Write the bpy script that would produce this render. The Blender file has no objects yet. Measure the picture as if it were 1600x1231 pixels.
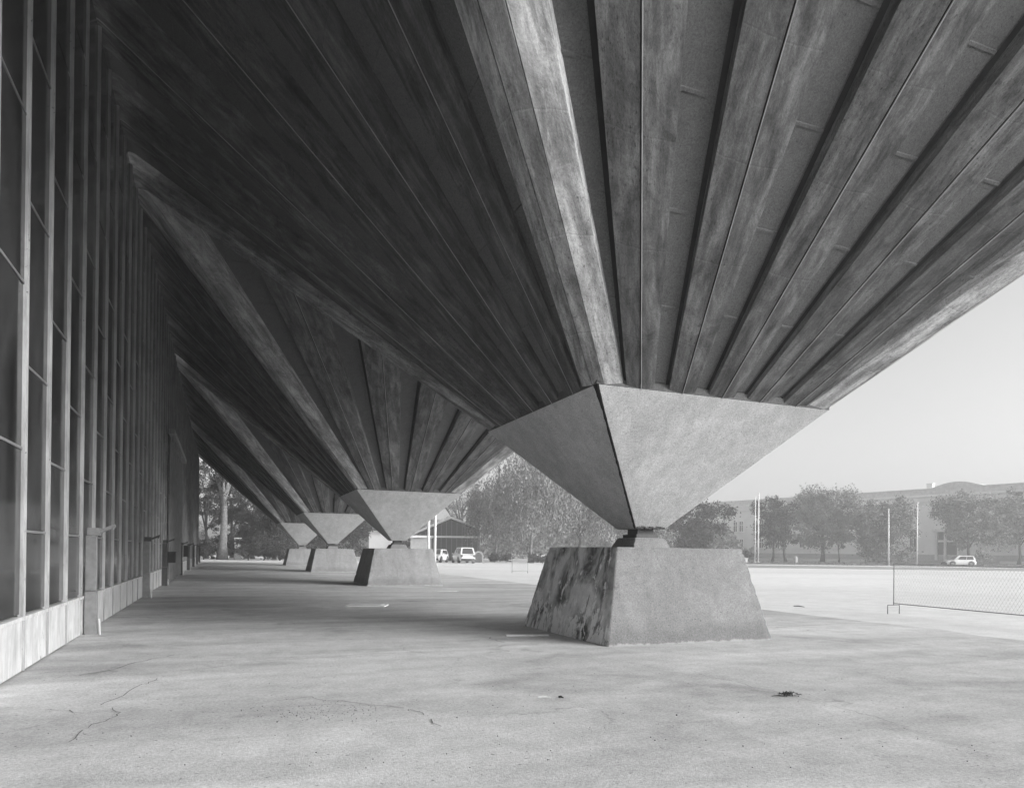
import bpy, math, random
import numpy as np
from mathutils import Vector, Matrix

SC = bpy.context.scene
COL = SC.collection
R = math.radians

# ------------------------------------------------------------------ camera
F_PX, CX, CY, YAW, ROLL, EYE = 1093.77, 771.81, 863.05, 0.37311, 0.012617, 1.2
cs, sn = math.cos(YAW), math.sin(YAW)
FWD = Vector((sn, cs, 0)); RT0 = Vector((cs, -sn, 0)); UP0 = Vector((0, 0, 1))
RT = RT0 * math.cos(ROLL) + UP0 * math.sin(ROLL)
UP = UP0 * math.cos(ROLL) - RT0 * math.sin(ROLL)
cam_d = bpy.data.cameras.new('camera')
cam_d.sensor_fit = 'HORIZONTAL'; cam_d.sensor_width = 36
cam_d.lens = 36 * F_PX / 1600
cam_d.shift_x = (800 - CX) / 1600
cam_d.shift_y = (CY - 615.5) / 1600
cam_d.clip_start = 0.05; cam_d.clip_end = 5000
cam = bpy.data.objects.new('camera', cam_d); COL.objects.link(cam)
cam.matrix_world = Matrix(((RT.x, UP.x, -FWD.x, 0), (RT.y, UP.y, -FWD.y, 0), (RT.z, UP.z, -FWD.z, EYE), (0, 0, 0, 1)))
SC.camera = cam

# ------------------------------------------------------------------ world, sun, exposure
SUN_EL, SUN_AZ = R(23), R(45)          # azimuth from -Y towards +X
SUN_STR, SUN_ANG, SKY_STR = 1.5, R(40), 0.12
HAZE = 0.0025
sun_to = Vector((math.cos(SUN_EL) * math.sin(SUN_AZ), -math.cos(SUN_EL) * math.cos(SUN_AZ), math.sin(SUN_EL)))
world = bpy.data.worlds.new('World'); SC.world = world; world.use_nodes = True
wn = world.node_tree; bg = wn.nodes['Background']
sky = wn.nodes.new('ShaderNodeTexSky'); sky.sky_type = 'NISHITA'; sky.sun_disc = False
sky.sun_elevation = SUN_EL; sky.sun_rotation = math.atan2(sun_to.x, sun_to.y)
sky.air_density = 1.0; sky.dust_density = 4.0; sky.ozone_density = 1.0
bw = wn.nodes.new('ShaderNodeRGBToBW')           # the photograph is black and white
wn.links.new(sky.outputs[0], bw.inputs[0]); wn.links.new(bw.outputs[0], bg.inputs['Color'])
bg.inputs['Strength'].default_value = SKY_STR
sun_d = bpy.data.lights.new('sun', 'SUN'); sun_d.energy = SUN_STR; sun_d.angle = SUN_ANG
sun_d.color = (1, 1, 1)
sun = bpy.data.objects.new('sun', sun_d); COL.objects.link(sun)
sun.rotation_euler = sun_to.to_track_quat('Z', 'Y').to_euler()
SC.view_settings.view_transform = 'Standard'; SC.view_settings.look = 'None'
SC.view_settings.exposure = 1.3; SC.view_settings.gamma = 1.0
SC.render.engine = 'CYCLES'
SC.cycles.use_denoising = True
SC.cycles.max_bounces = 7; SC.cycles.diffuse_bounces = 5; SC.cycles.glossy_bounces = 3
SC.cycles.transparent_max_bounces = 6; SC.cycles.volume_bounces = 0

# ------------------------------------------------------------------ helpers
def at(px, depth, z=0.0):
    """ground-plan point seen at photo column px, depth metres along the view axis"""
    vy = F_PX * (EYE - z) / depth
    u = (px - CX) + ROLL * vy
    lat = u / F_PX * depth
    p = FWD * depth + RT0 * lat
    return Vector((p.x, p.y, z))

def ray(px, py):
    a, b = px - CX, py - CY
    u = a * math.cos(ROLL) + b * math.sin(ROLL); v = -a * math.sin(ROLL) + b * math.cos(ROLL)
    return RT0 * u + FWD * F_PX + UP0 * (-v)

def onground(px, py, z=0.0):
    d = ray(px, py); t = (z - EYE) / d.z
    return Vector((d.x * t, d.y * t, z))

def height_at(px, py, depth):
    d = ray(px, py); return EYE + d.z * depth / F_PX

def link(o, parent=None):
    COL.objects.link(o)
    if parent is not None:
        o.parent = parent
    return o

def empty(name, label, cat, loc=(0, 0, 0), rz=0, group=None):
    o = bpy.data.objects.new(name, None); COL.objects.link(o)
    o.location = loc; o.rotation_euler = (0, 0, rz); o.empty_display_size = .2
    o['label'] = label; o['category'] = cat
    if group: o['group'] = group
    return o

def tag(o, label, cat, group=None):
    o['label'] = label; o['category'] = cat
    if group: o['group'] = group
    return o

class MB:
    """collects shapes and links them as ONE mesh object"""
    def __init__(self):
        self.v = []; self.f = []; self.m = []; self.uv = None
    def poly(self, pts, m=0):
        n = len(self.v); self.v += [tuple(p) for p in pts]
        self.f.append(tuple(range(n, n + len(pts)))); self.m.append(m)
    def box(self, x0, x1, y0, y1, z0, z1, m=0):
        n = len(self.v)
        self.v += [(x, y, z) for z in (z0, z1) for y in (y0, y1) for x in (x0, x1)]
        for q in ((0, 2, 3, 1), (4, 5, 7, 6), (0, 1, 5, 4), (1, 3, 7, 5), (3, 2, 6, 7), (2, 0, 4, 6)):
            self.f.append(tuple(n + i for i in q)); self.m.append(m)
    def obox(self, p, ax, ay, az, m=0):
        """box from corner p with edge vectors"""
        p, ax, ay, az = Vector(p), Vector(ax), Vector(ay), Vector(az)
        n = len(self.v)
        self.v += [tuple(p + ax * i + ay * j + az * k) for k in (0, 1) for j in (0, 1) for i in (0, 1)]
        for q in ((0, 2, 3, 1), (4, 5, 7, 6), (0, 1, 5, 4), (1, 3, 7, 5), (3, 2, 6, 7), (2, 0, 4, 6)):
            self.f.append(tuple(n + i for i in q)); self.m.append(m)
    def tube(self, pts, rads, n=6, m=0, cap=True):
        pts = [Vector(p) for p in pts]
        if not hasattr(rads, '__len__'): rads = [rads] * len(pts)
        base = len(self.v); prev = None
        for i, p in enumerate(pts):
            d = (pts[min(i + 1, len(pts) - 1)] - pts[max(i - 1, 0)])
            d = d.normalized() if d.length > 1e-9 else Vector((0, 0, 1))
            if prev is None:
                a = d.orthogonal().normalized()
            else:
                a = (prev - d * prev.dot(d)); a = a.normalized() if a.length > 1e-6 else d.orthogonal().normalized()
            prev = a; b = d.cross(a)
            for k in range(n):
                t = 2 * math.pi * k / n
                self.v.append(tuple(p + (a * math.cos(t) + b * math.sin(t)) * rads[i]))
        for i in range(len(pts) - 1):
            for k in range(n):
                k2 = (k + 1) % n
                self.f.append((base + i * n + k, base + i * n + k2, base + (i + 1) * n + k2, base + (i + 1) * n + k)); self.m.append(m)
        if cap:
            self.f.append(tuple(base + k for k in reversed(range(n)))); self.m.append(m)
            e = base + (len(pts) - 1) * n
            self.f.append(tuple(e + k for k in range(n))); self.m.append(m)
    def build(self, name, mats, parent=None, smooth=False, bevel=0, loc=None):
        me = bpy.data.meshes.new(name)
        me.from_pydata(self.v, [], self.f)
        if not isinstance(mats, (list, tuple)): mats = [mats]
        for mt in mats: me.materials.append(mt)
        if len(mats) > 1: me.polygons.foreach_set('material_index', self.m)
        if smooth: me.polygons.foreach_set('use_smooth', [True] * len(self.f))
        if self.uv is not None:
            uvl = me.uv_layers.new(name='UVMap')
            li = np.zeros(len(me.loops), dtype=np.int32); me.loops.foreach_get('vertex_index', li)
            uvl.data.foreach_set('uv', np.asarray(self.uv, dtype=np.float32)[li].ravel())
        me.validate(); me.update()
        o = bpy.data.objects.new(name, me)
        if loc is not None: o.location = loc
        if bevel:
            b = o.modifiers.new('bevel', 'BEVEL'); b.width = bevel; b.segments = 2; b.limit_method = 'ANGLE'; b.angle_limit = R(30)
        return link(o, parent)

def copy_tree(o, parent=None, skip=()):
    c = o.copy(); COL.objects.link(c); c.parent = parent
    for ch in list(o.children):
        if ch not in skip: copy_tree(ch, c, skip)
    return c

# ------------------------------------------------------------------ materials (all greys: the photograph is black and white)
def new_mat(name, rough=.85, spec=.25):
    m = bpy.data.materials.new(name); m.use_nodes = True
    nt = m.node_tree; b = nt.nodes['Principled BSDF']
    b.inputs['Roughness'].default_value = rough
    b.inputs['Specular IOR Level'].default_value = spec
    return m, nt, b

def N(nt, kind, **kw):
    n = nt.nodes.new(kind)
    for k, v in kw.items(): setattr(n, k, v)
    return n

def math_n(nt, op, a, b=None, clamp=False):
    n = N(nt, 'ShaderNodeMath', operation=op); n.use_clamp = clamp
    for i, x in enumerate((a, b)):
        if x is None: continue
        if isinstance(x, (int, float)): n.inputs[i].default_value = x
        else: nt.links.new(x, n.inputs[i])
    return n.outputs[0]

def ramp(nt, fac, stops):
    n = N(nt, 'ShaderNodeValToRGB'); e = n.color_ramp.elements
    while len(e) < len(stops): e.new(.5)
    for i, (p, v) in enumerate(stops):
        e[i].position = p; e[i].color = (v, v, v, 1)
    nt.links.new(fac, n.inputs[0]); return n.outputs[0]

def coords(nt, src='pos', scale=(1, 1, 1), rnd=True):
    if src == 'pos': o = N(nt, 'ShaderNodeNewGeometry').outputs['Position']
    elif src == 'uv': o = N(nt, 'ShaderNodeTexCoord').outputs['UV']
    else: o = N(nt, 'ShaderNodeTexCoord').outputs['Object']
    mp = N(nt, 'ShaderNodeMapping'); mp.inputs['Scale'].default_value = scale
    nt.links.new(o, mp.inputs['Vector'])
    if rnd and src != 'pos':
        oi = N(nt, 'ShaderNodeObjectInfo')
        c = N(nt, 'ShaderNodeCombineXYZ')
        nt.links.new(math_n(nt, 'MULTIPLY', oi.outputs['Random'], 57.0), c.inputs[0])
        nt.links.new(math_n(nt, 'MULTIPLY', oi.outputs['Random'], 91.0), c.inputs[1])
        nt.links.new(c.outputs[0], mp.inputs['Location'])
    return mp.outputs[0]

def noise(nt, vec, scale, detail=5, rough=.6, dist=0):
    n = N(nt, 'ShaderNodeTexNoise'); n.inputs['Scale'].default_value = scale
    n.inputs['Detail'].default_value = detail; n.inputs['Roughness'].default_value = rough
    n.inputs['Distortion'].default_value = dist
    nt.links.new(vec, n.inputs['Vector']); return n.outputs['Fac']

def bump(nt, b, h, strength=.3, dist=.01):
    n = N(nt, 'ShaderNodeBump'); n.inputs['Strength'].default_value = strength; n.inputs['Distance'].default_value = dist
    nt.links.new(h, n.inputs['Height']); nt.links.new(n.outputs[0], b.inputs['Normal'])

def mixv(nt, fac, a, b):
    n = N(nt, 'ShaderNodeMix', data_type='FLOAT')
    for i, x in zip((0, 2, 3), (fac, a, b)):
        if isinstance(x, (int, float)): n.inputs[i].default_value = x
        else: nt.links.new(x, n.inputs[i])
    return n.outputs[0]

def setc(nt, b, val):
    c = N(nt, 'ShaderNodeCombineColor')
    for i in range(3): nt.links.new(val, c.inputs[i])
    nt.links.new(c.outputs[0], b.inputs['Base Color'])

def plain(name, v, rough=.6, spec=.4, var=.15, scale=6):
    m, nt, b = new_mat(name, rough, spec)
    n = noise(nt, coords(nt), scale)
    setc(nt, b, ramp(nt, n, [(.3, v * (1 - var)), (.7, min(.95, v * (1 + var)))]))
    return m

def concrete(name, v, streak=.0, src='pos', grain=.34, bumps=.45, foot=False):
    m, nt, b = new_mat(name, .9, 0)
    c = coords(nt, src)
    big = ramp(nt, noise(nt, c, .8, 6, .6, .4), [(.3, .88), (.7, 1.07)])
    mid = ramp(nt, noise(nt, c, 7, 7, .75), [(.28, .84), (.72, 1.12)])
    fine = ramp(nt, noise(nt, c, 55, 4, .85), [(.25, 1 - grain * 1.5), (.75, 1 + grain * 1.2)])
    val = math_n(nt, 'MULTIPLY', math_n(nt, 'MULTIPLY', big, mid), fine)
    val = math_n(nt, 'MULTIPLY', val, v)
    # fine pits
    pit = ramp(nt, noise(nt, c, 38, 2, .5), [(.66, 1), (.72, .62)])
    val = math_n(nt, 'MULTIPLY', val, pit)
    if streak:
        s = ramp(nt, noise(nt, coords(nt, src, (3.2, 3.2, .28)), 1.2, 6, .65, .3), [(.36, 1 - streak), (.62, 1.0)])
        val = math_n(nt, 'MULTIPLY', val, s)
    if foot:
        z = N(nt, 'ShaderNodeSeparateXYZ'); nt.links.new(N(nt, 'ShaderNodeNewGeometry').outputs['Position'], z.inputs[0])
        n3 = noise(nt, c, 9, 5, .65)
        salt = math_n(nt, 'SUBTRACT', math_n(nt, 'MULTIPLY', n3, .11), z.outputs[2])
        val = mixv(nt, ramp(nt, salt, [(.02, 0), (.045, .75)]), val, v * 1.9)
        damp = math_n(nt, 'SUBTRACT', math_n(nt, 'MULTIPLY', noise(nt, c, 3.5, 5, .6), .62), z.outputs[2])
        val = math_n(nt, 'MULTIPLY', val, ramp(nt, damp, [(.0, 1.0), (.16, .80)]))
    setc(nt, b, val)
    bump(nt, b, math_n(nt, 'ADD', noise(nt, c, 9, 8, .7), math_n(nt, 'MULTIPLY', noise(nt, c, 130, 3, .8), .3)), bumps, .012)
    return m

M = {}
M['concrete'] = concrete('light_cast_concrete', .54, .14)
M['pedestal'] = concrete('pedestal_concrete', .225, .14, foot=True)
M['lit_pedestal'] = concrete('lit_pedestal_concrete', .30, .2, foot=True)  # same pedestal concrete, stronger light on the farther piers put into its tone

def rib_material(name, v):
    m, nt, b = new_mat(name, .9, 0)
    c = coords(nt, 'uv', (1, 1, 1))
    long_ = ramp(nt, noise(nt, coords(nt, 'uv', (2.2, .5, 1)), 1.3, 6, .62, .9), [(.32, .60), (.66, 1.25)])
    mid = ramp(nt, noise(nt, coords(nt, 'uv', (1.4, .8, 1)), 3.0, 8, .78, .6), [(.36, .55), (.64, 1.28)])
    rot = N(nt, 'ShaderNodeMapping'); rot.inputs['Rotation'].default_value = (0, 0, .45); rot.inputs['Scale'].default_value = (5, .8, 1)
    nt.links.new(c, rot.inputs['Vector'])
    brush = ramp(nt, noise(nt, rot.outputs[0], 1.5, 5, .65), [(.44, .85), (.60, 1.30)])
    speck = ramp(nt, noise(nt, coords(nt, 'uv', (2, 1, 1)), 17, 6, .8), [(.54, 1), (.66, .22)])
    patch = ramp(nt, noise(nt, coords(nt, 'uv', (1, .35, 1)), .9, 3, .5), [(.42, 0), (.58, 1)])
    speck = mixv(nt, patch, 1.0, speck)
    fine = ramp(nt, noise(nt, c, 48, 3, .8), [(.25, .70), (.75, 1.28)])
    val = v
    for x in (long_, mid, brush, speck, fine): val = math_n(nt, 'MULTIPLY', x, val)
    sx = N(nt, 'ShaderNodeSeparateXYZ'); nt.links.new(N(nt, 'ShaderNodeTexCoord').outputs['UV'], sx.inputs[0])
    wob = math_n(nt, 'ADD', sx.outputs[1], math_n(nt, 'MULTIPLY', noise(nt, c, 5, 3), .05))
    fr = math_n(nt, 'FRACT', math_n(nt, 'DIVIDE', math_n(nt, 'ADD', wob, .33), .975))
    val = math_n(nt, 'MULTIPLY', val, ramp(nt, fr, [(.0, 1.08), (.012, 1.16), (.02, .82), (.034, 1.0)]))   # pour joints of the formwork
    oi = N(nt, 'ShaderNodeObjectInfo')
    val = math_n(nt, 'MULTIPLY', val, math_n(nt, 'ADD', math_n(nt, 'MULTIPLY', oi.outputs['Random'], .35), .82))
    setc(nt, b, val)
    bump(nt, b, math_n(nt, 'ADD', noise(nt, c, 8, 8, .7), noise(nt, c, 48, 3, .8)), .35, .012)
    return m
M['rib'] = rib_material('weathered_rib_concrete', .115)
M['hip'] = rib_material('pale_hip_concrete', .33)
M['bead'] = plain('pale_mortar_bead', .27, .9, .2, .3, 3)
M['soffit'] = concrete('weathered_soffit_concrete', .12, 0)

def stained():
    """cast concrete with black run-off, moss and flaked pale patches"""
    m, nt, b = new_mat('stained_concrete', .92, .2)
    c = coords(nt, 'pos')
    base = ramp(nt, noise(nt, c, 5, 6, .7), [(.3, .50), (.7, .74)])
    st = noise(nt, coords(nt, 'pos', (1.8, 1.8, 1.05)), 1.5, 7, .62, .5)
    run = ramp(nt, st, [(.36, .16), (.45, .60), (.56, 1.12)])
    val = math_n(nt, 'MULTIPLY', base, run)
    z = N(nt, 'ShaderNodeSeparateXYZ'); nt.links.new(N(nt, 'ShaderNodeNewGeometry').outputs['Position'], z.inputs[0])
    low = math_n(nt, 'SUBTRACT', 1.0, math_n(nt, 'DIVIDE', z.outputs[2], .85), True)
    fl = noise(nt, coords(nt, 'pos', (2.6, 2.6, 1.3)), 2.7, 7, .68, .4)
    fl = math_n(nt, 'ADD', fl, math_n(nt, 'MULTIPLY', low, .13))
    flake = ramp(nt, fl, [(.595, 0), (.62, 1)])
    val = mixv(nt, flake, val, math_n(nt, 'ADD', .68, math_n(nt, 'MULTIPLY', base, .3)))
    dk = ramp(nt, noise(nt, coords(nt, 'pos', (2.6, 2.6, .5)), 1.7, 5, .6, .4), [(.60, 0), (.66, .85)])
    val = mixv(nt, dk, val, .035)
    # dark wash down the corner by the front edge
    y = z.outputs[1]
    edge = math_n(nt, 'DIVIDE', math_n(nt, 'SUBTRACT', 8.35, y), .55, True)
    edge = math_n(nt, 'MULTIPLY', edge, ramp(nt, noise(nt, coords(nt, 'pos', (2, 2, .8)), 2.2, 5, .65), [(.38, 0), (.6, .9)]))
    val = mixv(nt, edge, val, .06)
    fine = ramp(nt, noise(nt, c, 110, 3, .8), [(.25, .8), (.75, 1.2)])
    val = math_n(nt, 'MULTIPLY', val, fine)
    setc(nt, b, val); bump(nt, b, math_n(nt, 'ADD', st, noise(nt, c, 30, 5, .7)), .5, .015)
    return m
M['stained'] = stained()
M['black_dirt_and_shade'] = plain('black_dirt_and_shade', .02, .95, .1, .3)  # dirt in the open joints, and shade painted as strips beside the ribs
M['rust'] = plain('rusty_steel', .05, .8, .2, .4, 20)

def asphalt():
    m, nt, b = new_mat('worn_asphalt', .93, .15)
    c = coords(nt, 'pos')
    big = ramp(nt, noise(nt, coords(nt, 'pos', (.55, 1, 1)), .32, 6, .6, .8), [(.3, .74), (.7, 1.18)])
    band = ramp(nt, noise(nt, coords(nt, 'pos', (.25, 1.3, 1)), .8, 5, .6, .4), [(.32, .78), (.62, 1.08)])
    mid = ramp(nt, noise(nt, c, 3.2, 6, .7, .3), [(.3, .84), (.7, 1.1)])
    fine = ramp(nt, noise(nt, c, 42, 4, .9), [(.25, .62), (.75, 1.36)])
    grit = ramp(nt, noise(nt, c, 26, 2, .5), [(.68, 1), (.74, .5)])
    val = .50
    stain = ramp(nt, noise(nt, coords(nt, 'pos', (.8, 1, 1)), .55, 5, .62, 1.0), [(.55, 1), (.70, .70)])
    drip = ramp(nt, noise(nt, c, 1.5, 4, .6, .5), [(.68, 1), (.73, .72)])
    for x in (big, band, mid, fine, grit, stain, drip): val = math_n(nt, 'MULTIPLY', x, val)
    v = N(nt, 'ShaderNodeTexVoronoi', feature='DISTANCE_TO_EDGE'); v.inputs['Scale'].default_value = .28
    d = N(nt, 'ShaderNodeTexNoise'); d.inputs['Scale'].default_value = 1.1; d.inputs['Detail'].default_value = 6
    nt.links.new(c, d.inputs['Vector'])
    ad = N(nt, 'ShaderNodeVectorMath', operation='MULTIPLY_ADD'); ad.inputs[1].default_value = (1.6, 1.6, 0)
    nt.links.new(d.outputs['Color'], ad.inputs[0]); nt.links.new(c, ad.inputs[2])
    nt.links.new(ad.outputs[0], v.inputs['Vector'])
    ck = ramp(nt, v.outputs['Distance'], [(.0, .55), (.006, 1)])
    ck = mixv(nt, ramp(nt, noise(nt, c, .5, 3), [(.5, 0), (.62, .8)]), 1.0, ck)
    val = math_n(nt, 'MULTIPLY', val, ck)
    setc(nt, b, val)
    bump(nt, b, math_n(nt, 'ADD', noise(nt, c, 75, 3, .85), noise(nt, c, 2, 5, .6)), .45, .012)
    return m
M['asphalt'] = asphalt()

def gravel():
    m, nt, b = new_mat('pale_gravel', .95, .1)
    c = coords(nt, 'pos')
    big = ramp(nt, noise(nt, coords(nt, 'pos', (.6, 1, 1)), .09, 6, .6, .6), [(.3, .86), (.7, 1.06)])
    mid = ramp(nt, noise(nt, c, 1.6, 6, .7), [(.3, .86), (.7, 1.08)])
    fine = ramp(nt, noise(nt, c, 22, 4, .9), [(.25, .78), (.75, 1.18)])
    val = .64
    for x in (big, mid, fine): val = math_n(nt, 'MULTIPLY', x, val)
    setc(nt, b, val); bump(nt, b, noise(nt, c, 40, 3, .85), .5, .012)
    return m
M['gravel'] = gravel()
M['road'] = plain('grey_road', .26, .9, .2, .12, 2)
M['kerb'] = plain('pale_kerb', .5, .9, .2, .12, 3)
M['lawn'] = plain('lawn_soil', .16, .95, .1, .35, .8)
M['grass'] = plain('grass_blades', .15, .8, .2, .4, 1.5)
M['crack'] = plain('crack_dirt', .13, .95, .1, .3)
M['white_paint'] = plain('white_paint', .72, .45, .4, .08, 4)
M['pale_wood'] = plain('pale_wood', .5, .8, .2, .2, 9)
M['black_rubber'] = plain('black_rubber', .025, .85, .2, .2)
M['grey_metal'] = plain('grey_metal', .17, .45, .5, .2, 12)
M['dark_metal'] = plain('dark_metal', .045, .55, .4, .3, 12)
M['galv'] = plain('galvanised_wire', .42, .5, .5, .2, 30)
M['bark'] = plain('bark', .045, .95, .1, .5, 9)
M['pale_bark'] = plain('pale_bark', .16, .9, .1, .5, 5)
M['stone'] = plain('pale_stone', .42, .9, .2, .15, 5)
M['bwall'] = plain('rendered_wall', .86, .9, .2, .06, .6)
M['bdark'] = plain('window_dark', .05, .25, .5, .2, 2)
M['rooftile'] = plain('roof_sheet', .55, .8, .2, .2, 2)
M['carglass'] = plain('car_glass', .03, .12, .6, .1)
M['car_white'] = plain('car_white', .72, .25, .5, .03)
M['lamp_glass'] = plain('lamp_glass', .4, .15, .6, .1)

def leaf_mat(name, v):
    m, nt, b = new_mat(name, .75, .25)
    n = noise(nt, coords(nt, 'pos'), .75, 4, .6)
    n2 = noise(nt, coords(nt, 'pos'), 9, 2, .6)
    val = math_n(nt, 'MULTIPLY', ramp(nt, n, [(.32, v * .42), (.68, v * 1.6)]), ramp(nt, n2, [(.3, .65), (.7, 1.35)]))
    setc(nt, b, val)
    b.inputs['Transmission Weight'].default_value = 0
    return m
M['leaf_dark'] = leaf_mat('dark_leaves', .042)
M['leaf_mid'] = leaf_mat('green_leaves', .165)
M['leaf_pale'] = leaf_mat('pale_leaves', .17)

def mullion_mat():
    m, nt, b = new_mat('chalky_paint', .6, .35)
    c = coords(nt, 'pos')
    d = ramp(nt, noise(nt, coords(nt, 'pos', (4, 4, .6)), 2.5, 6, .7), [(.35, .2), (.62, .38)])
    chip = ramp(nt, noise(nt, c, 14, 4, .7), [(.66, 0), (.70, .8)])
    setc(nt, b, mixv(nt, chip, d, .06)); return m
M['mullion'] = mullion_mat()

def sill_mat():
    m, nt, b = new_mat('flaking_white_panel', .6, .3)
    c = coords(nt, 'pos')
    d = ramp(nt, noise(nt, c, 2.2, 6, .65), [(.3, .45), (.7, .62)])
    dirt = ramp(nt, noise(nt, coords(nt, 'pos', (5, 5, 1.2)), 2, 5, .65), [(.34, .7), (.55, 1)])
    chip = ramp(nt, noise(nt, coords(nt, 'pos', (1, 1, .5)), 4.5, 6, .7, .5), [(.66, 0), (.675, .9)])
    setc(nt, b, mixv(nt, chip, math_n(nt, 'MULTIPLY', d, dirt), .07)); return m
M['sill'] = sill_mat()

def glass_mat():
    """dusty glazing of an unlit hall: dark behind, mirror-like in front, with a film of dirt"""
    m, nt, b = new_mat('dusty_dark_glass', .12, .2)
    c = coords(nt, 'pos')
    dirt = ramp(nt, noise(nt, coords(nt, 'pos', (1, 1, .35)), 1.3, 6, .65, .4), [(.3, .012), (.75, .07)])
    setc(nt, b, dirt)
    nt.links.new(ramp(nt, noise(nt, c, 1.7, 5, .6), [(.3, .04), (.7, .20)]), b.inputs['Roughness'])
    bump(nt, b, noise(nt, c, .9, 2), .04, .03)
    return m
M['glass'] = glass_mat()
M['door_board'] = plain('door_boards', .16, .8, .2, .35, 3)

# ------------------------------------------------------------------ the setting: ground, apron, road, lawn
PX, PY, SPAN = 6.02, 9.21, 15.88
HALF = SPAN / 2
WALLX = -1.75
def struct(mb, name, mats, kind='structure', **kw):
    o = mb.build(name, mats, **kw); o['kind'] = kind; return o

g = MB(); g.poly([(-600, -300, 0), (900, -300, 0), (900, 1200, 0), (-600, 1200, 0)])
struct(g, 'ground', M['gravel'])

def wobbly_strip(x0, x1, y0, y1, z, seed, amp=.15):
    rng = random.Random(seed); mb = MB()
    n = 90; L = []; Rr = []
    for i in range(n + 1):
        y = y0 + (y1 - y0) * i / n
        L.append((x0, y, z)); Rr.append((x1 + amp * math.sin(i * 1.7) * .5 + rng.uniform(-amp, amp), y, z))
    for i in range(n): mb.poly([L[i], Rr[i], Rr[i + 1], L[i + 1]])
    return mb
struct(wobbly_strip(-1.9, 11.2, -16, 68.0, .004, 3), 'pavement', M['asphalt'])

def band(d0, d1, p0, p1, z0, z1=None):
    z1 = z0 if z1 is None else z1
    return [at(p0, d0, z0), at(p1, d0, z0), at(p1, d1, z1), at(p0, d1, z1)]
mb = MB(); mb.poly(band(70, 90, 950, 2300, .004)); struct(mb, 'road', M['road'])
mb = MB()
a, b_ = at(900, 90, 0), at(2300, 90, 0)
ax = b_ - a; mb.obox(a, ax, FWD * .35, (0, 0, .13)); struct(mb, 'kerb', M['kerb'])
mb = MB()
mb.poly(band(90.36, 98, 900, 2300, .11, .30)); mb.poly(band(98, 260, 900, 2300, .30, .55)); struct(mb, 'lawn', M['lawn'])
# rough grass on the bank
rng = np.random.default_rng(11); mb = MB()
for i in range(5200):
    d = rng.uniform(91, 104); p = at(rng.uniform(1120, 1640), d, .11 + (d - 90.4) * .024 if d < 98 else .3)
    h = rng.uniform(.06, .22); t = rng.uniform(0, math.pi); w = .05
    dx, dy = math.cos(t) * w, math.sin(t) * w; l = rng.uniform(-.1, .1, 2)
    mb.poly([(p.x - dx, p.y - dy, p.z), (p.x + dx, p.y + dy, p.z), (p.x + l[0], p.y + l[1], p.z + h)])
o = mb.build('grass', M['grass']); o['kind'] = 'stuff'

# old cracks in the asphalt, their real course laid out on the ground
def scale_pts(x0, y0, s, pts): return [(x0 + a * s, y0 + b * s) for a, b in pts]
cracks = [
    (scale_pts(60, 940, .3125, [(130, 372), (330, 345), (500, 300), (600, 280), (720, 255)]), .035),
    (scale_pts(60, 940, .3125, [(650, 352), (900, 325), (1050, 300), (1200, 288), (1380, 280), (1600, 262)]) + [(640, 1019), (700, 1017)], .02),
    (scale_pts(60, 940, .3125, [(600, 378), (570, 400), (520, 410), (420, 465), (310, 515)]), .02),
    (scale_pts(60, 940, .3125, [(340, 522), (400, 545), (385, 570), (280, 612), (230, 640), (150, 700)]), .02),
    (scale_pts(60, 940, .3125, [(40, 540), (110, 543), (230, 555)]), .016),
    (scale_pts(60, 940, .3125, [(1200, 490), (1350, 478), (1450, 490), (1600, 505)]) + [(632, 1105), (663, 1116), (690, 1134)], .017),
    (scale_pts(60, 940, .3125, [(5, 395), (60, 390), (110, 375)]), .02),
    (scale_pts(1060, 900, .3, [(100, 505), (250, 540), (400, 575), (530, 605), (650, 635), (800, 672), (960, 715), (1130, 765)]), .016),
    (scale_pts(560, 900, .3125, [(470, 312), (560, 308), (650, 305), (730, 330)]), .03),
    (scale_pts(1060, 900, .3, [(470, 268), (640, 258), (880, 243), (1100, 248)]), .05),
    (scale_pts(1060, 900, .3, [(630, 283), (720, 278), (860, 291)]), .03),
]
rr = random.Random(5); mb = MB()
for pts, w in cracks:
    G = [onground(x, y, .0085) for x, y in pts]; fine = []
    for a, b_ in zip(G[:-1], G[1:]):
        n = max(3, int((b_ - a).length / .12))
        for k in range(n):
            q = a.lerp(b_, k / n); fine.append(q + Vector((rr.gauss(0, .018), rr.gauss(0, .018), 0)))
    fine.append(G[-1])
    for i in range(len(fine) - 1):
        d = (fine[i + 1] - fine[i]); s = Vector((-d.y, d.x, 0)); s = s.normalized() if s.length else Vector((1, 0, 0))
        if rr.random() < .12: continue
        w0 = w * rr.uniform(.22, .5) * .5
        mb.poly([fine[i] - s * w0, fine[i + 1] - s * w0, fine[i + 1] + s * w0, fine[i] + s * w0])
struct(mb, 'ground_cracks', M['crack'])

# ------------------------------------------------------------------ mushroom piers
SQ0, SQ1, Z0, Z1 = 1.84, 7.94, 3.236, 9.15
TB = .965
def sp(t): return (SQ0 + (SQ1 - SQ0) * t) / 3
def outw(t): return SQ0 + (SQ1 - SQ0) * t
def zp(t):
    if t <= TB: return Z0 + (Z1 - Z0) * t
    tau = t - TB
    return Z0 + (Z1 - Z0) * (TB + tau - tau * tau / (2 * (1 - TB)))
def hh(t): return .10 + .27 * t               # how far the soffit lies above the rib faces
TS = [0, .04, .1, .17, .25, .34, .43, .52, .61, .70, .78, .87, .93, .965, .975, .985, 1.0]
def facept(k, lat, out, z):
    x, y = lat, -out
    for _ in range(k): x, y = -y, x
    return (x, y, z)

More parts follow.
